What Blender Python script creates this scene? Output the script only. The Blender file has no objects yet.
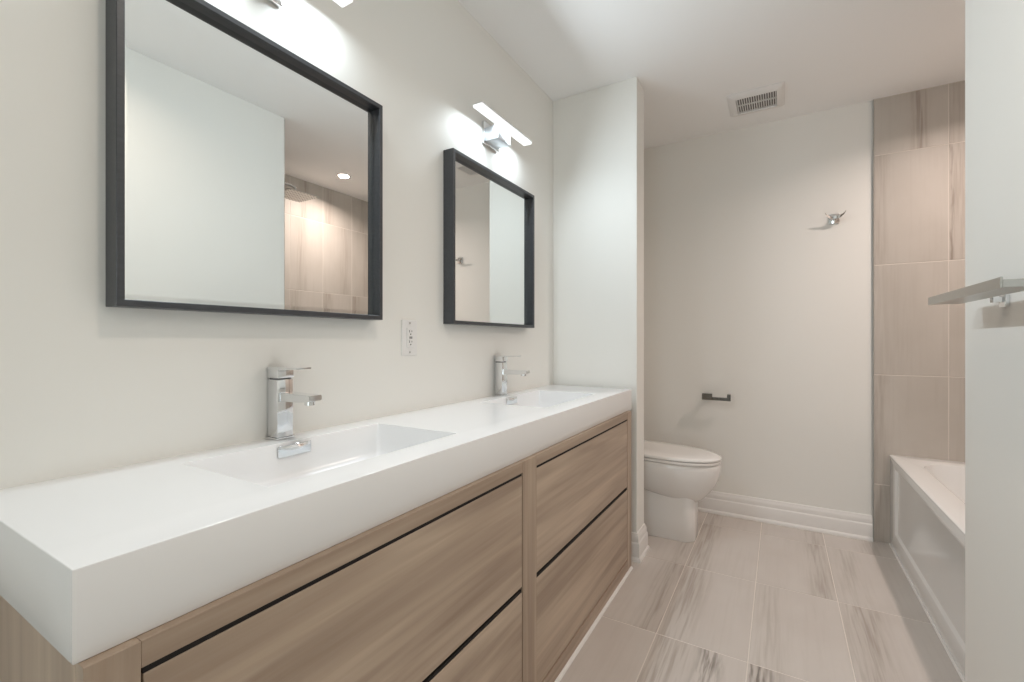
import bpy, bmesh, math, random
from mathutils import Vector, Matrix, Euler
R = math.radians
random.seed(7)
scn = bpy.context.scene
C = scn.collection

# ------------------------------------------------------------------ camera
CAM_H = 1.106
cam_d = bpy.data.cameras.new('camera'); cam = bpy.data.objects.new('camera', cam_d); C.objects.link(cam)
cam_d.sensor_width = 36.0; cam_d.lens = 455.1 * 36.0 / 1024.0
cam_d.clip_start = 0.02
cam.location = (0, 0, CAM_H); cam.rotation_euler = (R(90), 0, R(30.49))
scn.camera = cam

# ------------------------------------------------------------------ world, exposure
w = bpy.data.worlds.new('world'); scn.world = w; w.use_nodes = True
w.node_tree.nodes['Background'].inputs[0].default_value = (0.8, 0.9, 1, 1)
w.node_tree.nodes['Background'].inputs[1].default_value = 0.3
vs = scn.view_settings
vs.view_transform = 'Standard'; vs.look = 'None'; vs.gamma = 1.0; vs.use_curve_mapping = False
vs.exposure = 0.03
scn.cycles.use_denoising = True
scn.cycles.max_bounces = 14; scn.cycles.diffuse_bounces = 8; scn.cycles.glossy_bounces = 6
scn.cycles.sample_clamp_indirect = 4.0
scn.cycles.caustics_reflective = False; scn.cycles.caustics_refractive = False

# light strengths (W of each area lamp; the room pot and door pane are added fill)
VANITY_W = 2.2
VANITY_OUT_W = 4.7
POT_TUB_W = 12.2
POT_FILL_W = 4.4
DOOR_FILL_W = 7.0
COOL = (0.81, 0.92, 0.985); WARM = (1.0, 0.84, 0.76); POT_FILL_C = (1.0, 0.84, 0.70); DOOR_FILL_C = (0.85, 0.98, 1.0)

# ------------------------------------------------------------------ room dimensions
XL = -1.088      # left wall (vanity wall)
XR = 0.4245      # right wall
YC = 1.656       # far end of the right wall, near end of the tub alcove
YB = 3.19        # back wall
XA = 1.285       # long wall behind the tub
YF = -2.60       # wall behind the camera
H = 2.44
PX, PY0, PY1 = -0.622, 2.297, 2.437   # partition beside the vanity

# ------------------------------------------------------------------ materials
def mat(name, color, rough=0.5, metal=0.0, **kw):
    m = bpy.data.materials.new(name); m.use_nodes = True
    b = m.node_tree.nodes['Principled BSDF']
    b.inputs['Base Color'].default_value = (*color, 1)
    b.inputs['Roughness'].default_value = rough
    b.inputs['Metallic'].default_value = metal
    for k, v in kw.items(): b.inputs[k].default_value = v
    return m
def N(m, t, **kw):
    n = m.node_tree.nodes.new(t)
    for k, v in kw.items(): setattr(n, k, v)
    return n
def L(m, a, b): m.node_tree.links.new(a, b)
def bsdf(m): return m.node_tree.nodes['Principled BSDF']
def math_n(m, op, a, b=None, c=None):
    n = N(m, 'ShaderNodeMath', operation=op)
    for i, v in enumerate((a, b, c)):
        if v is None: continue
        if isinstance(v, (int, float)): n.inputs[i].default_value = v
        else: L(m, v, n.inputs[i])
    return n.outputs[0]
def mix_n(m, f, a, b, blend='MIX'):
    n = N(m, 'ShaderNodeMix', data_type='RGBA', blend_type=blend)
    for i, v in ((0, f), (6, a), (7, b)):
        if isinstance(v, (int, float)): n.inputs[i].default_value = v
        elif isinstance(v, tuple): n.inputs[i].default_value = (*v, 1) if len(v) == 3 else v
        else: L(m, v, n.inputs[i])
    return n.outputs[2]

def paint(name, col, rough=0.6, bump=0.02):
    m = mat(name, col, rough)
    tc = N(m, 'ShaderNodeTexCoord'); ns = N(m, 'ShaderNodeTexNoise')
    ns.inputs['Scale'].default_value = 260; ns.inputs['Detail'].default_value = 2
    L(m, tc.outputs['Object'], ns.inputs['Vector'])
    bp = N(m, 'ShaderNodeBump'); bp.inputs['Strength'].default_value = bump; bp.inputs['Distance'].default_value = 0.002
    L(m, ns.outputs['Fac'], bp.inputs['Height']); L(m, bp.outputs['Normal'], bsdf(m).inputs['Normal'])
    return m
M = {}
M['wall'] = paint('wall_paint', (0.82, 0.81, 0.775), 0.55)
M['ceiling'] = paint('ceiling_paint', (0.90, 0.90, 0.90), 0.8)
M['trim'] = mat('white_trim_paint', (0.80, 0.78, 0.76), 0.35)
M['solid'] = mat('white_solid_surface', (0.86, 0.86, 0.865), 0.16); bsdf(M['solid']).inputs['Specular IOR Level'].default_value = 0.5
M['porcelain'] = mat('white_porcelain', (0.82, 0.80, 0.78), 0.08)
M['acrylic'] = mat('white_acrylic', (0.80, 0.80, 0.79), 0.06)
M['chrome'] = mat('polished_chrome', (0.80, 0.81, 0.82), 0.06, 1.0)
M['chrome_dark_refl'] = mat('chrome_dark_reflections', (0.22, 0.215, 0.205), 0.12, 1.0)  # chrome with its dark reflections put into the base colour
M['bright'] = mat('satin_chrome', (0.70, 0.74, 0.78), 0.45, 1.0)
M['brushed'] = mat('satin_metal', (0.50, 0.50, 0.48), 0.28, 1.0)
M['mirror'] = mat('mirror_silver', (0.90, 0.92, 0.91), 0.0, 1.0)
M['plastic'] = mat('white_plastic', (0.80, 0.79, 0.78), 0.35)
M['dark'] = mat('dark_slot', (0.02, 0.018, 0.016), 0.7)
M['gap_shade'] = mat('dark_shadow_gap', (0.010, 0.007, 0.006), 0.8)  # near-black colour standing in for shade inside the drawer gaps
M['rubber'] = mat('grey_rubber', (0.25, 0.25, 0.25), 0.6)

def black_wood():
    m = mat('black_stained_wood', (0.022, 0.023, 0.027), 0.38)
    tc = N(m, 'ShaderNodeTexCoord'); mp = N(m, 'ShaderNodeMapping'); mp.inputs['Scale'].default_value = (60, 8, 60)
    ns = N(m, 'ShaderNodeTexNoise'); ns.inputs['Scale'].default_value = 3; ns.inputs['Detail'].default_value = 4
    L(m, tc.outputs['Object'], mp.inputs['Vector']); L(m, mp.outputs[0], ns.inputs['Vector'])
    L(m, mix_n(m, ns.outputs['Fac'], (0.030, 0.032, 0.037), (0.062, 0.065, 0.072)), bsdf(m).inputs['Base Color'])
    return m
M['frame'] = black_wood()

def wood(name, axis):
    """taupe textured laminate, grain running along the given axis (1 = y, 2 = z)"""
    m = mat(name, (0.3, 0.23, 0.18), 0.42)
    tc = N(m, 'ShaderNodeTexCoord'); oi = N(m, 'ShaderNodeObjectInfo')
    add = N(m, 'ShaderNodeVectorMath', operation='ADD'); L(m, tc.outputs['Object'], add.inputs[0])
    sc = N(m, 'ShaderNodeVectorMath', operation='SCALE'); sc.inputs[0].default_value = (7, 3, 5); L(m, oi.outputs['Random'], sc.inputs['Scale'])
    L(m, sc.outputs[0], add.inputs[1])
    def streak(s_across, s_along, detail, dist):
        mp = N(m, 'ShaderNodeMapping')
        s = [s_across] * 3; s[axis] = s_along; mp.inputs['Scale'].default_value = s
        if axis == 1: mp.inputs['Rotation'].default_value = (R(0), 0, 0)
        L(m, add.outputs[0], mp.inputs['Vector'])
        ns = N(m, 'ShaderNodeTexNoise'); ns.inputs['Scale'].default_value = 1; ns.inputs['Detail'].default_value = detail
        ns.inputs['Distortion'].default_value = dist; L(m, mp.outputs[0], ns.inputs['Vector'])
        return ns.outputs['Fac']
    broad = streak(17, 1.1, 2, 0.5); fine = streak(190, 5.0, 3, 0.0); mid = streak(60, 2.2, 3, 0.3)
    def ramp(f, a, b):
        r = N(m, 'ShaderNodeMapRange'); r.inputs[1].default_value = a; r.inputs[2].default_value = b; L(m, f, r.inputs[0]); return r.outputs[0]
    c = mix_n(m, ramp(broad, 0.36, 0.66), (0.34, 0.252, 0.188), (0.54, 0.425, 0.325))
    c = mix_n(m, math_n(m, 'MULTIPLY', ramp(mid, 0.42, 0.75), 0.38), c, (0.27, 0.186, 0.132))
    c = mix_n(m, math_n(m, 'MULTIPLY', ramp(fine, 0.4, 0.7), 0.22), c, (0.44, 0.36, 0.29))
    L(m, c, bsdf(m).inputs['Base Color'])
    bp = N(m, 'ShaderNodeBump'); bp.inputs['Strength'].default_value = 0.12; bp.inputs['Distance'].default_value = 0.001
    L(m, fine, bp.inputs['Height']); L(m, bp.outputs['Normal'], bsdf(m).inputs['Normal'])
    return m
M['wood_h'] = wood('taupe_laminate_horizontal', 1)
M['wood_v'] = wood('taupe_laminate_vertical', 2)

def tile_mat(name, base, base2, streak, vein, rough):
    """porcelain tile with bands of sedimentary streaks; each tile's band place comes from face attributes"""
    m = mat(name, base, rough)
    uv = N(m, 'ShaderNodeUVMap'); uv.uv_map = 'tile'
    sx = N(m, 'ShaderNodeSeparateXYZ'); L(m, uv.outputs[0], sx.inputs[0])
    at = N(m, 'ShaderNodeAttribute'); at.attribute_name = 'streak'       # centre, width, strength
    a = N(m, 'ShaderNodeSeparateXYZ'); L(m, at.outputs['Vector'], a.inputs[0])
    at2 = N(m, 'ShaderNodeAttribute'); at2.attribute_name = 'vein'       # centre, width, strength
    v = N(m, 'ShaderNodeSeparateXYZ'); L(m, at2.outputs['Vector'], v.inputs[0])
    sd = N(m, 'ShaderNodeAttribute'); sd.attribute_name = 'seed'
    seed = sd.outputs['Fac']
    def noise(ka, kb, detail, zoff=0.0):
        cb = N(m, 'ShaderNodeCombineXYZ')
        L(m, math_n(m, 'MULTIPLY', sx.outputs[0], ka), cb.inputs[0]); L(m, math_n(m, 'MULTIPLY', sx.outputs[1], kb), cb.inputs[1])
        L(m, math_n(m, 'ADD', math_n(m, 'MULTIPLY', seed, 9.0), zoff), cb.inputs[2])
        n = N(m, 'ShaderNodeTexNoise'); n.inputs['Scale'].default_value = 1; n.inputs['Detail'].default_value = detail; n.inputs['Distortion'].default_value = 0.25
        L(m, cb.outputs[0], n.inputs['Vector']); return n.outputs['Fac']
    def mr(f, lo, hi):
        r = N(m, 'ShaderNodeMapRange'); r.inputs[1].default_value = lo; r.inputs[2].default_value = hi; L(m, f, r.inputs[0]); return r.outputs[0]
    wob = math_n(m, 'MULTIPLY', math_n(m, 'SUBTRACT', noise(3, 5, 3, 3.1), 0.5), 0.05)
    def band(cx, wd):
        d = math_n(m, 'ABSOLUTE', math_n(m, 'SUBTRACT', math_n(m, 'ADD', sx.outputs[0], wob), cx))
        q = math_n(m, 'DIVIDE', d, math_n(m, 'MAXIMUM', wd, 0.001))
        return math_n(m, 'POWER', 2.718, math_n(m, 'MULTIPLY', math_n(m, 'MULTIPLY', q, q), -1.0))
    cloud = noise(5, 3, 4, 1.7)
    c = mix_n(m, mr(cloud, 0.3, 0.7), base, base2)
    faint = mr(noise(55, 2.5, 4, 5.2), 0.5, 0.8)
    c = mix_n(m, math_n(m, 'MULTIPLY', faint, 0.16), c, streak)
    st = mr(noise(85, 3.5, 5, 0.0), 0.42, 0.62)
    f = math_n(m, 'MULTIPLY', math_n(m, 'MULTIPLY', st, band(a.outputs[0], a.outputs[1])), a.outputs[2])
    c = mix_n(m, f, c, streak)
    f3 = math_n(m, 'MULTIPLY', math_n(m, 'MULTIPLY', band(a.outputs[0], a.outputs[1]), a.outputs[2]), 0.28)
    c = mix_n(m, f3, c, streak)
    vn = mr(noise(70, 6, 3, 8.8), 0.40, 0.56)
    g = math_n(m, 'MULTIPLY', math_n(m, 'MULTIPLY', vn, band(v.outputs[0], v.outputs[1])), v.outputs[2])
    c = mix_n(m, g, c, vein)
    L(m, c, bsdf(m).inputs['Base Color'])
    return m
M['floor_tile'] = tile_mat('floor_porcelain', (0.56, 0.51, 0.475), (0.60, 0.555, 0.52), (0.385, 0.335, 0.295), (0.20, 0.175, 0.155), 0.22)
M['wall_tile'] = tile_mat('shower_porcelain', (0.49, 0.45, 0.405), (0.54, 0.50, 0.455), (0.33, 0.275, 0.235), (0.22, 0.18, 0.15), 0.5)
M['grout'] = mat('light_grout', (0.66, 0.61, 0.56), 0.8)
M['led'] = mat('led_diffuser', (0.9, 0.9, 0.9), 0.4)
bsdf(M['led']).inputs['Emission Color'].default_value = (0.95, 0.98, 1, 1); bsdf(M['led']).inputs['Emission Strength'].default_value = 0.75
M['led_warm'] = mat('downlight_lens', (0.9, 0.9, 0.85), 0.4)
bsdf(M['led_warm']).inputs['Emission Color'].default_value = (1, 0.9, 0.78, 1); bsdf(M['led_warm']).inputs['Emission Strength'].default_value = 6.0

# ------------------------------------------------------------------ helpers
ORIG = {}
def root(name, loc, label, cat, group=None):
    o = bpy.data.objects.new(name, None); C.objects.link(o); o.location = loc; o.empty_display_size = 0.05
    o['label'] = label; o['category'] = cat
    if group: o['group'] = group
    ORIG[o.name] = Vector(loc); return o
def obj(name, bm, m, parent=None, smooth=False, label=None):
    """link a bmesh modelled in world coordinates; under a parent it is moved into the parent's space"""
    off = ORIG[parent.name] if parent else Vector((0, 0, 0))
    bmesh.ops.translate(bm, verts=bm.verts, vec=-off)
    bmesh.ops.recalc_face_normals(bm, faces=bm.faces)
    me = bpy.data.meshes.new(name); bm.to_mesh(me); bm.free()
    for x in (m if isinstance(m, (list, tuple)) else [m]): me.materials.append(x)
    if smooth:
        for p in me.polygons: p.use_smooth = True
        try: me.set_sharp_from_angle(angle=R(smooth if smooth is not True else 40))
        except Exception: pass
    o = bpy.data.objects.new(name, me); C.objects.link(o)
    if parent: o.parent = parent
    ORIG[o.name] = off
    if label: o['label'] = label
    return o
def struct(name, bm, m, smooth=False):
    o = obj(name, bm, m, None, smooth); o['kind'] = 'structure'; return o
def box(bm, lo, hi, bev=0.0, seg=2, mi=0):
    t = bmesh.new(); bmesh.ops.create_cube(t, size=1)
    for v in t.verts:
        v.co = Vector([lo[i] + (v.co[i] + 0.5) * (hi[i] - lo[i]) for i in range(3)])
    if bev: bmesh.ops.bevel(t, geom=t.edges[:], offset=bev, segments=seg, affect='EDGES', profile=0.5)
    for f in t.faces: f.material_index = mi
    me = bpy.data.meshes.new('tmp'); t.to_mesh(me); t.free(); bm.from_mesh(me); bpy.data.meshes.remove(me)
    return bm
def B(lo, hi, bev=0.0, seg=2): return box(bmesh.new(), lo, hi, bev, seg)
def frame_for(d):
    d = Vector(d).normalized(); a = Vector((0, 0, 1)) if abs(d.z) < 0.9 else Vector((1, 0, 0))
    x = d.cross(a).normalized(); return x, d.cross(x).normalized()
def tube(bm, pts, r, n=16, caps=True):
    pts = [Vector(p) for p in pts]; rs = r if isinstance(r, (list, tuple)) else [r] * len(pts); rings = []
    for i, p in enumerate(pts):
        d = (pts[min(i + 1, len(pts) - 1)] - pts[max(i - 1, 0)])
        if i == 0: x, y = frame_for(d)
        else:
            dn = d.normalized(); x = (x - dn * x.dot(dn)).normalized(); y = dn.cross(x)
        rings.append([bm.verts.new(p + (x * math.cos(2 * math.pi * k / n) + y * math.sin(2 * math.pi * k / n)) * rs[i]) for k in range(n)])
    for a, b in zip(rings, rings[1:]):
        for k in range(n): bm.faces.new((a[k], a[(k + 1) % n], b[(k + 1) % n], b[k]))
    if caps: bm.faces.new(rings[0]); bm.faces.new(rings[-1])
    return bm
def loft(bm, loops, cap0=False, cap1=False):
    vs_ = [[bm.verts.new(p) for p in lp] for lp in loops]
    n = len(vs_[0])
    for a, b in zip(vs_, vs_[1:]):
        for k in range(n): bm.faces.new((a[k], a[(k + 1) % n], b[(k + 1) % n], b[k]))
    if cap0: bm.faces.new(vs_[0])
    if cap1: bm.faces.new(vs_[-1])
    return bm
def rrect(x0, x1, y0, y1, r, z, n=8):
    """rounded rectangle loop in the XY plane; r may be one radius or four (++, -+, --, +-)"""
    rr = r if isinstance(r, (list, tuple)) else [r] * 4; out = []
    for q, (cx, cy, sx, sy) in enumerate(((x1, y1, 1, 1), (x0, y1, -1, 1), (x0, y0, -1, -1), (x1, y0, 1, -1))):
        ra = rr[q]; c = Vector((cx - sx * ra, cy - sy * ra, z))
        for k in range(n + 1):
            a = q * math.pi / 2 + k / n * math.pi / 2
            out.append(c + Vector((math.cos(a) * ra, math.sin(a) * ra, 0)))
    return out
def sweep_profile(bm, path, prof):
    """prof: list of (outward offset, height); path: list of (x, y, nx, ny) mitred points"""
    cols = [[bm.verts.new((x + nx * o, y + ny * o, z)) for o, z in prof] for x, y, nx, ny in path]
    n = len(prof)
    for a, b in zip(cols, cols[1:]):
        for k in range(n - 1): bm.faces.new((a[k], a[k + 1], b[k + 1], b[k]))
    bm.faces.new(cols[0]); bm.faces.new(cols[-1])
    return bm
def copy_tree(o, parent=None):
    c = o.copy(); C.objects.link(c); c.parent = parent
    for ch in list(o.children): copy_tree(ch, c)
    return c

# ------------------------------------------------------------------ floor and ceiling
GR = 0.0022
def tile_field(name, m, cuts_a, cuts_b, place, style, thick, up):
    """tiles between the cuts, grout between the tiles; place(a, b, h) -> world point"""
    bm = bmesh.new(); uvl = bm.loops.layers.uv.new('tile')
    ls = bm.faces.layers.float_vector.new('streak'); lv = bm.faces.layers.float_vector.new('vein'); lf = bm.faces.layers.float.new('seed')
    def quad(pts, mi, st=None, ab=None):
        f = bm.faces.new([bm.verts.new(place(*p)) for p in pts]); f.material_index = mi
        for lp, p in zip(f.loops, pts): lp[uvl].uv = (p[0], p[1])
        if st: f[ls], f[lv], f[lf] = Vector(st[0]), Vector(st[1]), st[2]
        return f
    for i in range(len(cuts_a) - 1):
        for j in range(len(cuts_b) - 1):
            a0, a1, b0, b1 = cuts_a[i], cuts_a[i + 1], cuts_b[j], cuts_b[j + 1]
            g = GR; t = 0.0012
            st = style(i, j, a0, a1, b0, b1)
            A0, A1, B0, B1 = a0 + g, a1 - g, b0 + g, b1 - g
            quad([(A0 + t, B0 + t, up), (A1 - t, B0 + t, up), (A1 - t, B1 - t, up), (A0 + t, B1 - t, up)], 0, st)
            for p in ([(A0, B0, up - t), (A1, B0, up - t), (A1 - t, B0 + t, up), (A0 + t, B0 + t, up)],
                      [(A1, B0, up - t), (A1, B1, up - t), (A1 - t, B1 - t, up), (A1 - t, B0 + t, up)],
                      [(A1, B1, up - t), (A0, B1, up - t), (A0 + t, B1 - t, up), (A1 - t, B1 - t, up)],
                      [(A0, B1, up - t), (A0, B0, up - t), (A0 + t, B0 + t, up), (A0 + t, B1 - t, up)]): quad(p, 0, st)
    a0, a1, b0, b1 = cuts_a[0], cuts_a[-1], cuts_b[0], cuts_b[-1]
    h1, h0 = up - 0.0012, up - thick
    c = [(a0, b0), (a1, b0), (a1, b1), (a0, b1)]
    quad([(*p, h1) for p in c], 1); quad([(*p, h0) for p in c], 1)
    for k in range(4):
        p, q = c[k], c[(k + 1) % 4]; quad([(*p, h0), (*q, h0), (*q, h1), (*p, h1)], 1)
    me = bpy.data.meshes.new(name)
    bm.to_mesh(me); bm.free()
    me.materials.append(m); me.materials.append(M['grout'])
    o = bpy.data.objects.new(name, me); C.objects.link(o); o['kind'] = 'structure'
    return o
fa = [XL] + [round(-0.403 + 0.3075 * k, 4) for k in (-2, -1, 0, 1, 2, 3, 4, 5)] + [XA]
fb = [YF, -2.465, -1.86, -1.255, -0.65, -0.045, 0.555, 1.157, 1.762, 2.367, 2.972, YB]
FS = {}   # (column start, row start) -> streak band (offset in the tile, width, strength), dark veins
def fstyle(i, j, a0, a1, b0, b1):
    rnd = random.Random(i * 31 + j * 7)
    ca, cb = round(a0, 2), round(b0, 2)
    key = (i, j - 3)
    tab = {
        (2, 5): ((a1 - 0.035, 0.050, 0.85), (0, 0.01, 0), 0.3),
        (2, 4): ((a0 + 0.02, 0.030, 0.35), (0, 0.01, 0), 0.7),
        (2, 6): ((a1 - 0.04, 0.040, 0.5), (0, 0.01, 0), 0.1),
        (3, 5): ((a0 + 0.050, 0.060, 0.85), (0, 0.01, 0), 1.3),
        (3, 4): ((a0 + 0.055, 0.065, 0.9), (a0 + 0.19, 0.035, 0.85), 1.9),
        (3, 6): ((a0 + 0.045, 0.055, 0.8), (0, 0.01, 0), 2.3),
        (4, 6): ((a1 - 0.045, 0.045, 0.75), (0, 0.01, 0), 2.9),
        (4, 5): ((a0 + 0.06, 0.045, 0.40), (0, 0.01, 0), 3.3),
        (4, 4): ((a0 + 0.05, 0.05, 0.4), (a0 + 0.03, 0.05, 0.9), 3.9),
        (5, 5): ((a0 + 0.070, 0.055, 0.9), (0, 0.01, 0), 4.4),
        (5, 6): ((a0 + 0.075, 0.045, 0.45), (0, 0.01, 0), 4.9),
        (4, 7): ((a1 - 0.05, 0.05, 0.5), (0, 0.01, 0), 5.5),
        (3, 7): ((a0 + 0.05, 0.05, 0.5), (0, 0.01, 0), 5.9),
    }
    if key in tab: return tab[key]
    return ((a0 + rnd.uniform(0.03, 0.27), 0.05, rnd.uniform(0.3, 0.9)), (0, 0.01, 0), rnd.random() * 9)
tile_field('floor', M['floor_tile'], fa, fb, lambda a, b, h: (a, b, h), fstyle, 0.08, 0.0)
struct('ceiling', B((XL - 0.1, YF - 0.1, H), (XA + 0.1, YB + 0.1, H + 0.1)), M['ceiling'])

# ------------------------------------------------------------------ walls
struct('wall_left', B((XL - 0.1, YF - 0.1, -0.08), (XL, YB + 0.1, H)), M['wall'])
struct('wall_back', B((XL, YB, -0.08), (XA + 0.1, YB + 0.1, H)), M['wall'])
struct('wall_alcove', B((XA, YC - 0.1, -0.08), (XA + 0.1, YB, H)), M['wall'])
struct('wall_right', B((XR, YF, 0), (XA, YC, H), 0.0015, 1), M['wall'])
struct('wall_front', B((XL, YF - 0.1, -0.08), (XA, YF, H)), M['wall'])
struct('wall_partition', B((XL, PY0, 0), (PX, PY1, H), 0.0015, 1), M['wall'])

# ------------------------------------------------------------------ tiled tub surround
TT = 0.011
tz = [0.0, 0.318, 0.921, 1.524, 2.127, H]
def wstyle(tab, salt):
    def f(i, j, a0, a1, b0, b1):
        if (i, j) in tab: return tab[(i, j)]
        rnd = random.Random(i * 17 + j * 5 + salt)
        return ((a0 + rnd.uniform(0.02, 0.28), rnd.uniform(0.025, 0.06), rnd.uniform(0.35, 0.8)), (0, 0.01, 0), rnd.random() * 9)
    return f
ba = [0.447, 0.7535, 1.06, XA - TT]
btab = {(0, 4): ((ba[0] + 0.19, 0.030, 0.9), (0, .01, 0), 0.2),
        (1, 4): ((ba[1] + 0.02, 0.05, 0.35), (0, .01, 0), 0.9),
        (0, 3): ((ba[0] + 0.02, 0.035, 0.45), (0, .01, 0), 1.4),
        (1, 3): ((ba[1] + 0.03, 0.035, 0.6), (ba[1] + 0.012, 0.006, 0.7), 2.2),
        (0, 2): ((ba[0] + 0.05, 0.09, 0.2), (0, .01, 0), 3.2),
        (0, 1): ((ba[0] + 0.02, 0.03, 0.5), (0, .01, 0), 3.9),
        (0, 0): ((ba[0] + 0.03, 0.03, 0.6), (0, .01, 0), 4.9)}
tile_field('wall_tile_back', M['wall_tile'], ba, tz, lambda a, b, h: (a, YB - h, b), wstyle(btab, 3), TT, TT)
la = [YC + TT, 1.95, 2.257, 2.563, 2.87, YB - TT]
tile_field('wall_tile_side', M['wall_tile'], la, tz, lambda a, b, h: (XA - h, a, b), wstyle({}, 11), TT, TT)
ea = [0.4445, 0.7535, 1.06, XA - TT]
tile_field('wall_tile_near', M['wall_tile'], ea, tz, lambda a, b, h: (a, YC + h, b), wstyle({}, 23), TT, TT)
# slim metal edge trims where the tile stops
struct('trim_1', B((0.4425, YB - TT - 0.0015, 0), (0.447, YB, H), 0.0008, 1), M['brushed'])
struct('trim_2', B((0.440, YC, 0), (0.4445, YC + TT + 0.0015, H), 0.0008, 1), M['brushed'])

# ------------------------------------------------------------------ baseboards
PROF = [(0, 0), (0.024, 0), (0.024, 0.010), (0.021, 0.017), (0.0165, 0.022), (0.0165, 0.085), (0.0150, 0.090), (0.0115, 0.094),
        (0.0115, 0.112), (0.0095, 0.122), (0.0060, 0.129), (0.0050, 0.136), (0.0, 0.138)]
struct('baseboard_back', sweep_profile(bmesh.new(), [(XL, YB, 0, -1), (0.4415, YB, 0, -1)], PROF), M['trim'], 30)
struct('baseboard_partition', sweep_profile(bmesh.new(), [(XL, PY0, 0, -1), (PX, PY0, 1, -1), (PX, PY1, 1, 1), (XL, PY1, 0, 1)], PROF), M['trim'], 30)
struct('baseboard_left', sweep_profile(bmesh.new(), [(XL, PY1 + 0.024, 1, 0), (XL, YB - 0.024, 1, 0)], PROF), M['trim'], 30)
struct('baseboard_right', sweep_profile(bmesh.new(), [(XR, YF, -1, 0), (XR, YC, -1, 0)], PROF), M['trim'], 30)
# unseen glazed door added behind the camera; its glowing pane is fill light
wx0, wx1, wz0, wz1 = -0.32, 0.24, 0.25, 1.93
dr = bmesh.new()
box(dr, (-0.42, YF, 0.008), (wx0, YF + 0.04, 2.03), 0.002, 1); box(dr, (wx1, YF, 0.008), (0.34, YF + 0.04, 2.03), 0.002, 1)
box(dr, (wx0, YF, 0.008), (wx1, YF + 0.04, wz0), 0.002, 1); box(dr, (wx0, YF, wz1), (wx1, YF + 0.04, 2.03), 0.002, 1)
struct('added_door_1', dr, M['trim'])
fp = mat('glowing_fill_glass', (0.8, 0.85, 0.9), 0.4)
bsdf(fp).inputs['Emission Color'].default_value = (0.86, 0.93, 1, 1); bsdf(fp).inputs['Emission Strength'].default_value = 1.5
wp = struct('added_fill_pane_1', B((wx0, YF, wz0), (wx1, YF + 0.012, wz1)), fp)
ORIG[wp.name] = Vector((0, 0, 0))
cs = bmesh.new(); box(cs, (-0.51, YF, 0), (-0.425, YF + 0.02, 2.12), 0.003); box(cs, (0.345, YF, 0), (XR - 0.026, YF + 0.02, 2.12), 0.003); box(cs, (-0.51, YF, 2.035), (XR - 0.026, YF + 0.021, 2.12), 0.003)
struct('trim_3', cs, M['trim'])  # casing around the added door

# ------------------------------------------------------------------ vanity cabinet
VX = -0.626; VY0, VY1 = 0.182, 2.212; CT = 0.866; CB = 0.765
FT = 0.022
cab = root('vanity_cabinet', (XL, 1.197, 0), 'long taupe wood-look double vanity cabinet with four handleless drawers under the white sink top', 'cabinet')
obj('side_panel', B((XL, VY0, 0.0), (VX - FT - 0.0003, VY0 + 0.018, CB - 0.0005), 0.0006, 1), M['wood_v'], cab)
obj('side_panel', B((XL, VY1 - 0.018, 0.0), (VX - FT - 0.0003, VY1, CB - 0.0005), 0.0006, 1), M['wood_v'], cab)
ys = ((VY0, 0.232), (1.124, 1.208), (2.152, VY1))
for y0, y1 in ys: obj('stile', B((VX - FT, y0, 0.001), (VX, y1, CB - 0.0005), 0.0006, 1), M['wood_v'], cab)
for (y0, y1) in ((0.2322, 1.1238), (1.2082, 2.1518)):
    obj('rail', B((VX - FT, y0, 0.733), (VX - 0.0005, y1, CB - 0.0005), 0.0006, 1), M['wood_h'], cab)
    obj('rail', B((VX - FT, y0, 0.001), (VX - 0.0005, y1, 0.058), 0.0006, 1), M['wood_h'], cab)
bm = bmesh.new(); box(bm, (VX - 0.052, VY0 + 0.02, 0.002), (VX - 0.046, VY1 - 0.02, 0.75))
obj('backing', bm, M['gap_shade'], cab)
for (y0, y1) in ((0.2345, 1.1215), (1.2105, 2.1495)):
    for z0, z1 in ((0.064, 0.3955), (0.412, 0.7245)):
        bm = B((VX - 0.020, y0, z0), (VX - 0.0015, y1, z1), 0.0008, 1)
        dw = obj('drawer', bm, M['wood_h'], cab)
        obj('gap_shade_strip', B((VX - 0.020, y0, z1 + 0.0003), (VX - 0.0035, y1, z1 + 0.0078)), M['gap_shade'], dw, label='black strip standing in for the shade of the finger pull channel')  # strip fills the gap so it reads as dark shade
struct('trim_4', sweep_profile(bmesh.new(), [(VX, VY0, 1, 0), (VX, VY1 - 0.005, 1, 0)], [(0, 0.0), (0.010, 0.0), (0.008, 0.005), (0.004, 0.008), (0, 0.009)]), M['trim'])

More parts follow.
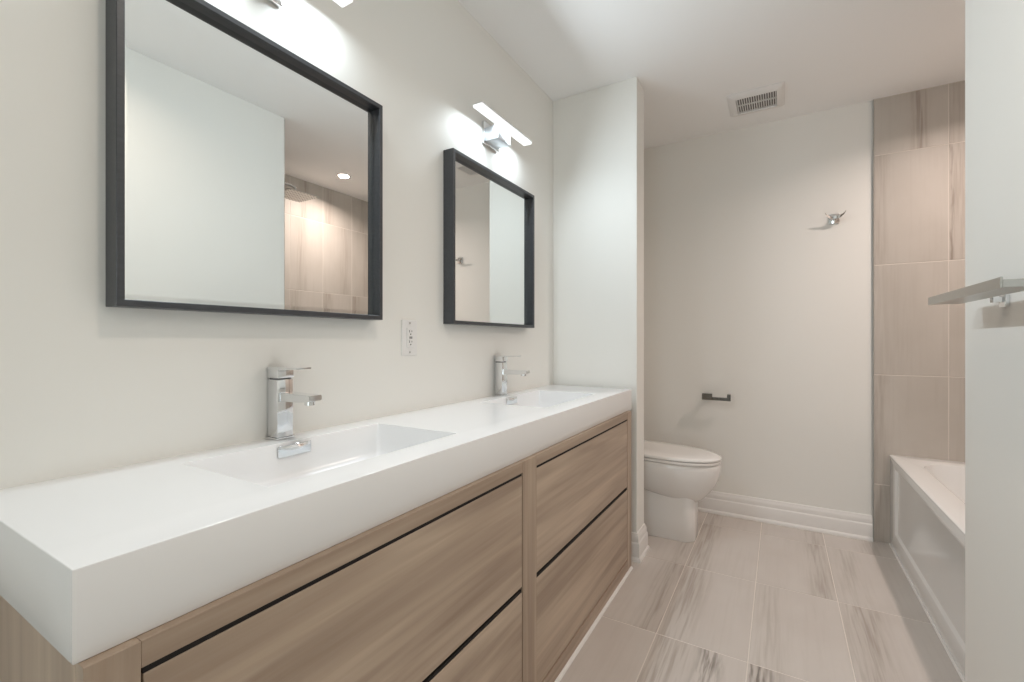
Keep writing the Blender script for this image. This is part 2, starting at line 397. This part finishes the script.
# ------------------------------------------------------------------ countertop with two basins
CX = -0.639; CY0, CY1 = 0.177, 2.262
top = root('vanity_countertop', (XL, 1.22, CB), 'thick glossy white one-piece countertop with two sunken rectangular basins on the taupe cabinet', 'countertop')
BX0, BX1 = -1.012, -0.722
basins = ((0.440, 0.947), (1.471, 1.978))
bm = bmesh.new()
def worktop(bm):
    outer = rrect(XL, CX, CY0, CY1, 0.002, CT - 0.002, 2)
    # top face with two openings, built from a grid
    xs = [XL, BX0, BX1, CX - 0.002]; yy = [CY0 + 0.002, basins[0][0], basins[0][1], basins[1][0], basins[1][1], CY1 - 0.002]
    g = {}
    def v(x, y, z):
        k = (round(x, 5), round(y, 5), round(z, 5))
        if k not in g: g[k] = bm.verts.new((x, y, z))
        return g[k]
    for i in range(3):
        for j in range(5):
            if i == 1 and j in (1, 3): continue
            bm.faces.new((v(xs[i], yy[j], CT), v(xs[i + 1], yy[j], CT), v(xs[i + 1], yy[j + 1], CT), v(xs[i], yy[j + 1], CT)))
    # rounded arris + sides + underside
    def ring(e, z): return [v(XL, CY0 + 0.002 - e, z), v(CX - 0.002 + e, CY0 + 0.002 - e, z), v(CX - 0.002 + e, CY1 - 0.002 + e, z), v(XL, CY1 - 0.002 + e, z)]
    rs = [ring(0, CT), ring(0.0012, CT - 0.0004), ring(0.0018, CT - 0.001), ring(0.002, CT - 0.002), ring(0.002, CB + 0.002), ring(0.001, CB)]
    # first ring must follow the grid points
    b0 = [v(x, yy[0], CT) for x in xs]; r0 = [v(xs[-1], y, CT) for y in yy]; t0 = [v(x, yy[-1], CT) for x in xs[::-1]]; l0 = [v(XL, y, CT) for y in yy[::-1]]
    loop0 = b0 + r0[1:] + t0[1:] + l0[1:-1]
    def off(p, e, z):
        x, y = p.co.x, p.co.y
        if abs(x - xs[-1]) < 1e-5: x += e
        if abs(y - yy[0]) < 1e-5: y -= e
        if abs(y - yy[-1]) < 1e-5: y += e
        return bm.verts.new((x, y, z))
    prev = loop0
    for e, z in ((0.0012, CT - 0.0004), (0.0018, CT - 0.001), (0.002, CT - 0.002), (0.002, CB + 0.002), (0.0008, CB)):
        cur = [off(p, e, z) for p in loop0]
        for k in range(len(cur)): bm.faces.new((prev[k], prev[(k + 1) % len(cur)], cur[(k + 1) % len(cur)], cur[k]))
        prev = cur
    bm.faces.new(prev)
worktop(bm)
# underside openings are closed by the basins, which hang inside the slab and the cabinet
obj('worktop', bm, M['solid'], top, 35)
BD = 0.092
for bi, (y0, y1) in enumerate(basins):
    bm = bmesh.new()
    lp = []
    lp.append(rrect(BX0, BX1, y0, y1, 0.0005, CT, 5))
    lp.append(rrect(BX0 + 0.001, BX1 - 0.001, y0 + 0.001, y1 - 0.001, 0.004, CT - 0.002, 5))
    lp.append(rrect(BX0 + 0.004, BX1 - 0.004, y0 + 0.004, y1 - 0.004, 0.010, CT - 0.05, 5))
    lp.append(rrect(BX0 + 0.007, BX1 - 0.007, y0 + 0.007, y1 - 0.007, 0.012, CT - BD + 0.016, 5))
    lp.append(rrect(BX0 + 0.012, BX1 - 0.012, y0 + 0.012, y1 - 0.012, 0.013, CT - BD + 0.006, 5))
    lp.append(rrect(BX0 + 0.022, BX1 - 0.022, y0 + 0.022, y1 - 0.022, 0.014, CT - BD + 0.001, 5))
    lp.append(rrect(-0.90, -0.84, (y0 + y1) / 2 - 0.03, (y0 + y1) / 2 + 0.03, 0.028, CT - BD - 0.003, 5))
    loft(bm, lp, cap1=True)
    bs = obj('basin', bm, M['solid'], top, 50)
    yc = (y0 + y1) / 2 - 0.014
    # chrome overflow cover with a curled scoop lip, on the basin's back wall
    bm = bmesh.new(); xw = BX0 + 0.003
    box(bm, (xw, yc - 0.043, CT - 0.034), (xw + 0.004, yc + 0.043, CT - 0.007), 0.001, 1)
    n = 14
    def lip(t, k):
        y = yc + 0.041 * t; s = max(0.0, 1 - t * t)
        return {0: (xw + 0.004, y, CT - 0.008), 1: (xw + 0.004 + 0.013 * s, y, CT - 0.008 + 0.001 * s), 2: (xw + 0.004 + 0.015 * s, y, CT - 0.011 - 0.001 * s), 3: (xw + 0.004, y, CT - 0.012 - 0.009 * s)}[k]
    prof = [[bm.verts.new(lip(-1 + 2 * i / n, k)) for k in range(4)] for i in range(n + 1)]
    for a, b in zip(prof, prof[1:]):
        for k in range(4): bm.faces.new((a[k], a[(k + 1) % 4], b[(k + 1) % 4], b[k]))
    obj('overflow_cover', bm, M['chrome'], bs, 40, 'chrome overflow cover with scoop lip')
    bm = bmesh.new(); zc = CT - BD - 0.0025
    loft(bm, [[Vector((-0.87 + r_ * math.cos(2 * math.pi * k / 28), (y0 + y1) / 2 + r_ * math.sin(2 * math.pi * k / 28), zc + h_)) for k in range(28)]
              for r_, h_ in ((0.029, 0), (0.029, 0.002), (0.023, 0.003), (0.022, 0.002), (0.021, 0.006), (0.012, 0.008))], cap1=True)
    obj('drain', bm, M['chrome'], bs, 40, 'round chrome drain')

# ------------------------------------------------------------------ faucets
def make_faucet(label):
    y, x = 0.679, -1.0645; z = CT
    t = root('faucet', (x, y, z), label, 'faucet', 'square chrome faucets on the white countertop')
    s = 0.0208
    obj('base', B((x - 0.0225, y - 0.024, z), (x + 0.0235, y + 0.024, z + 0.005), 0.0012, 1), M['chrome'], t)
    obj('body', B((x - s, y - s, z + 0.005), (x + s, y + s, z + 0.146), 0.0018, 2), M['chrome'], t, 30)
    bm = bmesh.new(); box(bm, (x - 0.017, y - 0.017, z + 0.1455), (x + 0.017, y + 0.017, z + 0.150))
    obj('collar', bm, M['rubber'], t)
    bm = bmesh.new()
    box(bm, (x - s - 0.0005, y - s - 0.0005, z + 0.1495), (x + s + 0.002, y + s + 0.0005, z + 0.171), 0.0018, 2)
    # flat lever plate that thins toward its tip
    lp = [[Vector((px, y + sy * hw, pz)) for sy, pz in ((-1, zb), (1, zb), (1, zt), (-1, zt))] for px, hw, zb, zt in
          ((x - s, 0.0215, z + 0.1700, z + 0.1765), (x + s, 0.0215, z + 0.1700, z + 0.1765), (x + 0.07, 0.0205, z + 0.1715, z + 0.1765), (x + 0.092, 0.0195, z + 0.173, z + 0.1765))]
    loft(bm, lp, True, True)
    obj('lever', bm, M['chrome'], t, 30)
    bm = bmesh.new()
    lp = [[Vector((px, y + sy * 0.0165, pz)) for sy, pz in ((-1, zb), (1, zb), (1, zt), (-1, zt))] for px, zb, zt in
          ((x + s - 0.002, z + 0.0935, z + 0.1155), (x + 0.09, z + 0.0955, z + 0.1145), (x + 0.128, z + 0.0985, z + 0.1145), (x + 0.137, z + 0.102, z + 0.1135))]
    loft(bm, lp, True, True)
    bmesh.ops.bevel(bm, geom=bm.edges[:], offset=0.0015, segments=2, affect='EDGES')
    sp = obj('spout', bm, M['chrome'], t, 30)
    bm = bmesh.new(); tube(bm, [(x + 0.115, y, z + 0.100), (x + 0.115, y, z + 0.090)], 0.0115, 20)
    obj('aerator', bm, M['chrome'], sp, 30)
    return t
f1 = make_faucet('square chrome single-lever faucet on the countertop nearer the camera, below the big framed mirror')
f2 = copy_tree(f1); f2.location.y = 1.710
f2['label'] = 'square chrome single-lever faucet at the far basin, beside the partition wall'

# ------------------------------------------------------------------ mirrors
def make_mirror(y0, y1, label):
    z0, z1 = 1.170, 1.821; d = 0.048; fw = 0.013; yc = (y0 + y1) / 2
    t = root('framed_mirror', (XL, yc, z0), label, 'mirror', 'black framed square mirrors on the vanity wall')
    bm = bmesh.new()
    def fr(a0, a1, b0, b1, x): return [Vector((x, a0, b0)), Vector((x, a1, b0)), Vector((x, a1, b1)), Vector((x, a0, b1))]
    xf = XL + d; c = 0.0012
    lp = [fr(y0, y1, z0, z1, XL + 0.0005), fr(y0, y1, z0, z1, xf - c), fr(y0 + c, y1 - c, z0 + c, z1 - c, xf),
          fr(y0 + fw - c, y1 - fw + c, z0 + fw - c, z1 - fw + c, xf), fr(y0 + fw, y1 - fw, z0 + fw, z1 - fw, xf - c),
          fr(y0 + fw, y1 - fw, z0 + fw, z1 - fw, XL + 0.010), fr(y0 + fw, y1 - fw, z0 + fw, z1 - fw, XL + 0.0005)]
    loft(bm, lp); obj('frame', bm, M['frame'], t)
    bm = bmesh.new(); a = fw + 0.0005; bv = 0.011; xg = XL + 0.022
    loft(bm, [fr(y0 + a, y1 - a, z0 + a, z1 - a, XL + 0.012), fr(y0 + a, y1 - a, z0 + a, z1 - a, xg - 0.0008),
              fr(y0 + a + bv, y1 - a - bv, z0 + a + bv, z1 - a - bv, xg)], True, True)
    obj('mirror_glass', bm, M['mirror'], t)
    return t
mir1 = make_mirror(0.348, 0.993, 'large black framed square mirror above the near basin, reflecting the shower head')
mir2 = copy_tree(mir1); mir2.location.y = 1.6625
mir2['label'] = 'black framed square mirror above the far basin, reflecting the wall hook'

# ------------------------------------------------------------------ vanity lights
def add_lamp(name, loc, rot, size, size_y, power, col, parent, spread=180, disk=False):
    ld = bpy.data.lights.new(name, 'AREA'); ld.shape = 'DISK' if disk else 'RECTANGLE'; ld.size = size
    if not disk: ld.size_y = size_y
    ld.energy = power; ld.color = col; ld.spread = R(spread)
    lo = bpy.data.objects.new(name, ld); C.objects.link(lo); lo.parent = parent
    lo.location = Vector(loc) - ORIG[parent.name]; lo.rotation_euler = rot
    return lo
def make_vlight(label):
    yc = 1.655; x0, x1 = -1.032, -0.986; zb = 2.016
    t = root('vanity_light', (XL, yc, zb - 0.08), label, 'light fixture', 'chrome LED bar lights above the mirrors')
    obj('backplate', B((XL, yc - 0.060, zb - 0.072), (XL + 0.012, yc + 0.060, zb + 0.022), 0.002, 2), M['chrome'], t, 30)
    obj('bracket', B((XL + 0.012, yc - 0.050, zb - 0.062), (x0 + 0.020, yc + 0.050, zb - 0.004), 0.002, 2), M['bright'], t, 30)
    bar = bmesh.new()
    box(bar, (x0, yc - 0.2055, zb + 0.009), (x1, yc + 0.2055, zb + 0.0135), 0.001, 1)
    o = obj('light_bar', bar, M['chrome'], t)
    df = bmesh.new(); box(df, (x0 + 0.002, yc - 0.2045, zb), (x1 - 0.002, yc + 0.2045, zb + 0.0088), 0.001, 2)
    obj('diffuser', df, M['led'], o)
    add_lamp('led_strip', ((x0 + x1) / 2, yc, zb - 0.002), (0, 0, 0), 0.040, 0.40, VANITY_W, COOL, t)
    add_lamp('led_strip', (x1 + 0.002, yc, zb + 0.003), (0, R(-68), 0), 0.012, 0.40, VANITY_OUT_W, COOL, t)
    return t
vl2 = make_vlight('chrome and white LED bar light on the wall above the far mirror')
vl1 = copy_tree(vl2); vl1.location.y = 0.632
vl1['label'] = 'chrome LED bar light above the near mirror, only its tip in view'

# ------------------------------------------------------------------ outlet
t = root('wall_outlet', (XL, 1.155, 1.118), 'white rectangular wall outlet between the two mirrors', 'outlet')
obj('cover_plate', B((XL, 1.119, 1.057), (XL + 0.006, 1.191, 1.178), 0.002, 2), M['plastic'], t)
rc = obj('receptacle', B((XL + 0.006, 1.1385, 1.084), (XL + 0.0095, 1.1715, 1.151), 0.001, 1), M['plastic'], t)
bm = bmesh.new()
for zc in (1.101, 1.136):
    box(bm, (XL + 0.0094, 1.1485, zc - 0.001), (XL + 0.010, 1.1505, zc + 0.007)); box(bm, (XL + 0.0094, 1.1595, zc), (XL + 0.010, 1.1615, zc + 0.006))
    tube(bm, [(XL + 0.0094, 1.155, zc - 0.007), (XL + 0.010, 1.155, zc - 0.007)], 0.0025, 10)
obj('slot', bm, M['dark'], rc)
bm = bmesh.new(); box(bm, (XL + 0.0094, 1.149, 1.1135), (XL + 0.0108, 1.1545, 1.1215), 0.0004, 1); box(bm, (XL + 0.0094, 1.1565, 1.1135), (XL + 0.0108, 1.162, 1.1215), 0.0004, 1)
obj('test_button', bm, M['rubber'], rc)
for zc in (1.068, 1.167): obj('screw', tube(bmesh.new(), [(XL + 0.0055, 1.155, zc), (XL + 0.0068, 1.155, zc)], 0.003, 12), M['brushed'], t)

# ------------------------------------------------------------------ robe hook on the back wall
hx, hz = 0.268, 1.806
t = root('robe_hook', (hx, YB, hz), 'small chrome double robe hook on the back wall beside the shower tile', 'hook')
obj('mounting_plate', B((hx - 0.024, YB - 0.010, hz - 0.027), (hx + 0.024, YB, hz + 0.027), 0.0015, 2), M['chrome'], t, 30)
bm = bmesh.new(); box(bm, (hx - 0.009, YB - 0.052, hz - 0.010), (hx + 0.009, YB - 0.010, hz + 0.008), 0.001, 1)
obj('post', bm, M['chrome'], t)
bm = bmesh.new()
for s in (-1, 1):
    pts = [(hx + s * 0.004, YB - 0.044), (hx + s * 0.022, YB - 0.050), (hx + s * 0.040, YB - 0.062), (hx + s * 0.048, YB - 0.070)]
    zz = [hz - 0.002, hz + 0.000, hz + 0.012, hz + 0.024]
    loft(bm, [[Vector((px, py, z_ + dz)), Vector((px, py + 0.006, z_ + dz * 0.6)), Vector((px, py + 0.006, z_ - dz)), Vector((px, py, z_ - dz))] for (px, py), z_, dz in zip(pts, zz, (0.008, 0.007, 0.005, 0.004))], True, True)
obj('hook_arm', bm, M['chrome'], t)

# ------------------------------------------------------------------ toilet paper holder
px, pz = -0.345, 0.751
t = root('toilet_paper_holder', (px, YB, pz), 'small square chrome toilet paper holder, reflections painted dark, on the back wall above the toilet', 'toilet paper holder')
obj('mounting_plate', B((px - 0.082, YB - 0.009, pz - 0.024), (px - 0.032, YB, pz + 0.016), 0.0015, 2), M['chrome'], t, 30)
obj('post', B((px - 0.068, YB - 0.062, pz - 0.012), (px - 0.046, YB - 0.009, pz + 0.012), 0.001, 1), M['chrome'], t)
bm = bmesh.new(); box(bm, (px - 0.083, YB - 0.080, pz - 0.018), (px - 0.024, YB - 0.058, pz + 0.022), 0.001, 1)
box(bm, (px - 0.024, YB - 0.079, pz - 0.018), (px + 0.080, YB - 0.061, pz + 0.001), 0.001, 1)
box(bm, (px + 0.062, YB - 0.0795, pz - 0.0185), (px + 0.082, YB - 0.0605, pz + 0.023), 0.001, 1)
obj('roll_arm', bm, M['chrome_dark_refl'], t)

# ------------------------------------------------------------------ towel shelf on the right wall
t = root('towel_shelf', (XR, 1.32, 1.205), 'flat satin metal towel shelf projecting from the right wall at the photo edge', 'towel shelf')
x0 = 0.326; ya, yb_ = 1.100, 1.540
bm = bmesh.new(); box(bm, (x0 + 0.003, ya, 1.198), (0.386, yb_, 1.2115), 0.0008, 1)
obj('shelf_plate', bm, M['brushed'], t)
obj('return_arm', B((0.3855, ya, 1.198), (XR, ya + 0.045, 1.2115), 0.0008, 1), M['brushed'], t)
obj('front_lip', B((x0, ya - 0.001, 1.197), (x0 + 0.0035, yb_ + 0.001, 1.2165), 0.0008, 1), M['brushed'], t)
bm = bmesh.new(); box(bm, (0.400, 1.388, 1.190), (XR - 0.006, 1.404, 1.202), 0.001, 1); box(bm, (XR - 0.008, 1.380, 1.180), (XR, 1.412, 1.206), 0.001, 1)
obj('bracket', bm, M['chrome'], t)

# ------------------------------------------------------------------ toilet
ty = 2.735
t = root('toilet', (-0.70, ty, 0), 'white elongated toilet with closed lid behind the partition wall', 'toilet')
def egg(xb, xf, hw, z, n=56, dz=0.0):
    """elongated bowl outline, blunt at the back (xb) and round at the front (xf)"""
    xm = xb + (xf - xb) * 0.46; out = []
    for i in range(n):
        a = 2 * math.pi * i / n; ca, sa = math.cos(a), math.sin(a)
        ex = (xf - xm + 0.006) if ca > 0 else (xm - xb); p = 2.15 if ca > 0 else 3.4
        r_ = 1.0 / ((abs(ca) ** p + abs(sa) ** p) ** (1 / p))
        x_ = xm + ca * r_ * ex; y_ = ty + sa * r_ * hw
        out.append(Vector((x_, y_, z + dz * (xf - x_))))
    return out
bm = bmesh.new()
secs = [(-0.90, -0.290, 0.176, 0.432, 0.02), (-0.90, -0.286, 0.180, 0.425, 0.02), (-0.90, -0.286, 0.181, 0.40, 0.03), (-0.90, -0.290, 0.179, 0.37, 0.05), (-0.90, -0.300, 0.174, 0.335, 0.08),
        (-0.90, -0.317, 0.166, 0.30, 0.11), (-0.90, -0.340, 0.153, 0.265, 0.14), (-0.90, -0.366, 0.136, 0.235, 0.17), (-0.90, -0.392, 0.118, 0.212, 0.20), (-0.88, -0.43, 0.09, 0.198, 0.22)]
loft(bm, [egg(a_, b_, c_, d_, dz=e_) for a_, b_, c_, d_, e_ in secs], True, True)
obj('bowl', bm, M['porcelain'], t, 60)
bm = bmesh.new()
loft(bm, [rrect(-1.02, -0.402 + e, ty - 0.102 - e, ty + 0.102 + e, [0.06, 0.01, 0.01, 0.06], z_, 8) for z_, e in ((0.0, -0.002), (0.004, 0.0), (0.12, -0.002), (0.24, -0.004), (0.30, -0.008))], True, True)
obj('pedestal', bm, M['porcelain'], t, 40)
bm = bmesh.new()
loft(bm, [egg(-0.82, f_, w_, z_, dz=0.02) for f_, w_, z_ in ((-0.292, 0.176, 0.4335), (-0.285, 0.182, 0.4365), (-0.284, 0.183, 0.4455), (-0.290, 0.178, 0.4495))], True, True)
obj('seat', bm, M['porcelain'], t, 50)
bm = bmesh.new()
loft(bm, [egg(-0.82, f_, w_, z_, dz=d_) for f_, w_, z_, d_ in ((-0.293, 0.176, 0.452, 0.02), (-0.283, 0.182, 0.455, 0.02), (-0.282, 0.183, 0.462, 0.022), (-0.288, 0.179, 0.4675, 0.024), (-0.315, 0.160, 0.4715, 0.026), (-0.40, 0.10, 0.474, 0.028))], True, True)
obj('lid', bm, M['porcelain'], t, 50)
bm = bmesh.new(); loft(bm, [rrect(XL + 0.020, -0.885 + e, ty - 0.20 - e, ty + 0.20 + e, 0.03, z_, 6) for z_, e in ((0.34, -0.03), (0.40, -0.01), (0.52, 0), (0.76, 0.004))], True, True)
obj('tank', bm, M['porcelain'], t, 40)
bm = bmesh.new(); loft(bm, [rrect(XL + 0.018, -0.875 + e, ty - 0.21 - e, ty + 0.21 + e, 0.032, z_, 6) for z_, e in ((0.761, -0.004), (0.765, 0), (0.785, 0), (0.795, -0.008))], True, True)
tl = obj('tank_lid', bm, M['porcelain'], t, 40)
bm = bmesh.new(); tube(bm, [(-0.98, ty, 0.795), (-0.98, ty, 0.801)], [0.024, 0.022], 24)
obj('flush_button', bm, M['chrome'], tl, 30)

# ------------------------------------------------------------------ bathtub
TX0, TX1, TY0, TY1, TZ = 0.516, XA - TT, YC + TT, YB - TT, 0.488
t = root('bathtub', ((TX0 + TX1) / 2, (TY0 + TY1) / 2, 0), 'white alcove bathtub with a recessed apron panel, set against the beige tile', 'bathtub')
bm = bmesh.new(); ix0, ix1, iy0, iy1 = 0.612, TX1 - 0.06, TY0 + 0.10, 3.055
g = 0.0005
lp = [rrect(TX0 + 0.012, TX1 - g, TY0 + g, TY1 - g, 0.002, 0.02, 10), rrect(TX0 + 0.012, TX1 - g, TY0 + g, TY1 - g, 0.002, TZ - 0.013, 10),
      rrect(TX0 - 0.002, TX1 - g, TY0 + g, TY1 - g, 0.002, TZ - 0.012, 10), rrect(TX0 - 0.002, TX1 - g, TY0 + g, TY1 - g, 0.002, TZ - 0.005, 10),
      rrect(TX0 + 0.001, TX1 - g, TY0 + g, TY1 - g, 0.002, TZ - 0.0015, 10), rrect(TX0 + 0.006, TX1 - 0.003, TY0 + 0.003, TY1 - 0.003, 0.003, TZ, 10),
      rrect(ix0 - 0.010, ix1 + 0.008, iy0 - 0.010, iy1 + 0.010, 0.13, TZ, 10), rrect(ix0 - 0.003, ix1 + 0.002, iy0 - 0.003, iy1 + 0.003, 0.125, TZ - 0.002, 10),
      rrect(ix0, ix1, iy0, iy1, 0.12, TZ - 0.008, 10), rrect(ix0 + 0.008, ix1 - 0.008, iy0 + 0.02, iy1 - 0.02, 0.12, TZ - 0.06, 10),
      rrect(ix0 + 0.04, ix1 - 0.04, iy0 + 0.06, iy1 - 0.10, 0.12, 0.20, 10), rrect(ix0 + 0.07, ix1 - 0.07, iy0 + 0.09, iy1 - 0.15, 0.11, 0.13, 10),
      rrect(ix0 + 0.12, ix1 - 0.12, iy0 + 0.14, iy1 - 0.22, 0.08, 0.105, 10)]
loft(bm, lp, True, True)
obj('tub_shell', bm, M['acrylic'], t, 40)
def yz(x, a0, a1, b0, b1, r, n=6):
    return [Vector((x, p.x, p.y)) for p in rrect(a0, a1, b0, b1, r, 0, n)]
bm = bmesh.new(); az1 = TZ - 0.0125
pa, pb, pc, pd = TY0 + 0.15, 3.045, 0.105, 0.430
loft(bm, [yz(TX0 + 0.0118, TY0 + g, TY1 - g, 0.0, az1, 0.001), yz(TX0 + 0.001, TY0 + g, TY1 - g, 0.0, az1, 0.001), yz(TX0, TY0 + 0.002, TY1 - 0.002, 0.002, az1 - 0.002, 0.001),
          yz(TX0, pa - 0.012, pb + 0.012, pc - 0.012, pd + 0.012, 0.020), yz(TX0 + 0.001, pa - 0.008, pb + 0.008, pc - 0.008, pd + 0.008, 0.018),
          yz(TX0 + 0.0085, pa, pb, pc, pd, 0.014), yz(TX0 + 0.0095, pa + 0.004, pb - 0.004, pc + 0.004, pd - 0.004, 0.012)], False, True)
obj('apron', bm, M['acrylic'], t, 35)
bm = bmesh.new(); xo = (ix0 + ix1) / 2
tube(bm, [(xo, iy0 + 0.018, 0.37), (xo, iy0 + 0.028, 0.369)], [0.036, 0.033], 28)
obj('overflow_plate', bm, M['chrome'], t, 30)
bm = bmesh.new(); tube(bm, [(xo, iy0 + 0.24, 0.104), (xo, iy0 + 0.24, 0.109)], [0.034, 0.030], 28)
obj('tub_drain', bm, M['chrome'], t, 30)
struct('trim_5', sweep_profile(bmesh.new(), [(TX0, TY0 + 0.002, -1, 0), (TX0, TY1, -1, 0)], [(0, 0.0), (0.006, 0.0), (0.004, 0.004), (0, 0.006)]), M['trim'])

# ------------------------------------------------------------------ shower fittings on the near end wall of the alcove
sy = YC + TT; sxc = 0.90
t = root('rain_shower', (sxc, sy, 2.13), 'square chrome rain shower head, seen reflected in the near mirror', 'shower head')
bm = bmesh.new(); tube(bm, [(sxc, sy, 2.225), (sxc, sy + 0.35, 2.225), (sxc, sy + 0.375, 2.218), (sxc, sy + 0.385, 2.195), (sxc, sy + 0.385, 2.173)], 0.010, 16)
obj('shower_arm', bm, M['chrome'], t, 40)
obj('flange', B((sxc - 0.03, sy, 2.195), (sxc + 0.03, sy + 0.008, 2.255), 0.0015, 1), M['chrome'], t)
bm = bmesh.new(); box(bm, (sxc - 0.115, sy + 0.265, 2.159), (sxc + 0.115, sy + 0.495, 2.167), 0.0015, 1); box(bm, (sxc - 0.018, sy + 0.367, 2.167), (sxc + 0.018, sy + 0.403, 2.177), 0.002, 1)
hd = obj('spray_plate', bm, M['brushed'], t)
bm = bmesh.new()
for i in range(9):
    for j in range(9):
        x_, y_ = sxc - 0.104 + i * 0.026, sy + 0.276 + j * 0.026; tube(bm, [(x_, y_, 2.1592), (x_, y_, 2.1562)], 0.0045, 6)
obj('nozzle', bm, M['rubber'], hd)
t = root('tub_spout', (sxc, sy, 0.62), 'square chrome tub spout on the near end wall of the tub alcove', 'tub spout')
obj('spout_body', B((sxc - 0.025, sy, 0.60), (sxc + 0.025, sy + 0.14, 0.635), 0.003, 2), M['chrome'], t)
t = root('shower_valve', (sxc, sy, 1.05), 'square chrome shower valve plate with a lever in the tub alcove', 'shower valve')
obj('valve_plate', B((sxc - 0.08, sy, 0.97), (sxc + 0.08, sy + 0.008, 1.13), 0.002, 1), M['chrome'], t)
bm = bmesh.new(); box(bm, (sxc - 0.02, sy + 0.008, 1.03), (sxc + 0.02, sy + 0.05, 1.07), 0.002, 1); box(bm, (sxc - 0.008, sy + 0.04, 0.96), (sxc + 0.008, sy + 0.052, 1.05), 0.002, 1)
obj('lever', bm, M['chrome'], t)

# ------------------------------------------------------------------ exhaust fan cover on the ceiling
ex0, ex1, ey0, ey1 = -0.252, 0.022, 2.722, 2.992
t = root('ceiling_vent', ((ex0 + ex1) / 2, (ey0 + ey1) / 2, H), 'square white exhaust fan grille on the ceiling near the back wall', 'vent')
bm = bmesh.new()
gx0, gx1, gy0, gy1 = ex0 + 0.042, ex1 - 0.036, ey0 + 0.048, ey1 - 0.040
loft(bm, [rrect(ex0, ex1, ey0, ey1, 0.012, H - 0.0005, 4), rrect(ex0, ex1, ey0, ey1, 0.012, H - 0.004, 4), rrect(ex0 + 0.012, ex1 - 0.012, ey0 + 0.012, ey1 - 0.012, 0.01, H - 0.013, 4),
          rrect(gx0, gx1, gy0, gy1, 0.004, H - 0.017, 4), rrect(gx0 + 0.002, gx1 - 0.002, gy0 + 0.002, gy1 - 0.002, 0.004, H - 0.006, 4)])
fr_ = obj('vent_frame', bm, M['plastic'], t, 30)
obj('vent_backing', B((gx0, gy0, H - 0.003), (gx1, gy1, H - 0.001)), mat('vent_interior', (0.20, 0.19, 0.185), 0.8), t)
bm = bmesh.new(); n = 17
for i in range(n):
    x_ = gx0 + (gx1 - gx0) * (i + 0.5) / n; box(bm, (x_ - 0.0022, gy0 + 0.001, H - 0.014), (x_ + 0.0022, gy1 - 0.001, H - 0.004))
for k in (1,):
    y_ = gy0 + (gy1 - gy0) * k / 2; box(bm, (gx0 + 0.001, y_ - 0.002, H - 0.0125), (gx1 - 0.001, y_ + 0.002, H - 0.0045))
obj('grille', bm, M['plastic'], t)

# ------------------------------------------------------------------ recessed downlights
def make_pot(x, y, label, power, col, group=None):
    t = root('recessed_downlight', (x, y, H), label, 'ceiling light', group)
    def circ(r_, z_): return [Vector((x + r_ * math.cos(2 * math.pi * k / 36), y + r_ * math.sin(2 * math.pi * k / 36), z_)) for k in range(36)]
    bm = bmesh.new(); loft(bm, [circ(0.056, H - 0.0005), circ(0.056, H - 0.003), circ(0.050, H - 0.006), circ(0.042, H - 0.005), circ(0.041, H - 0.002)])
    obj('trim_ring', bm, M['plastic'], t, 30)
    bm = bmesh.new(); loft(bm, [circ(0.041, H - 0.0015), circ(0.041, H - 0.0035), circ(0.020, H - 0.0042)], True, True)
    obj('lens', bm, M['led_warm'], t, 30)
    add_lamp('downlight_lamp', (x, y, H - 0.008), (0, 0, 0), 0.08, 0.08, power, col, t, 150, True)
    return t
add_lamp('door_fill_lamp', ((wx0 + wx1) / 2, YF + 0.016, (wz0 + wz1) / 2), (R(90), 0, 0), wx1 - wx0 - 0.02, wz1 - wz0 - 0.02, DOOR_FILL_W, DOOR_FILL_C, wp)  # added fill lamp in front of the unseen door pane
make_pot(0.895, 2.47, 'recessed round ceiling light over the bathtub, reflected in the near mirror', POT_TUB_W, WARM)
make_pot(-0.02, 0.60, 'added unseen round ceiling fill light over the aisle beside the near basin', POT_FILL_W, POT_FILL_C)  # out-of-view pot added to lift the vanity side
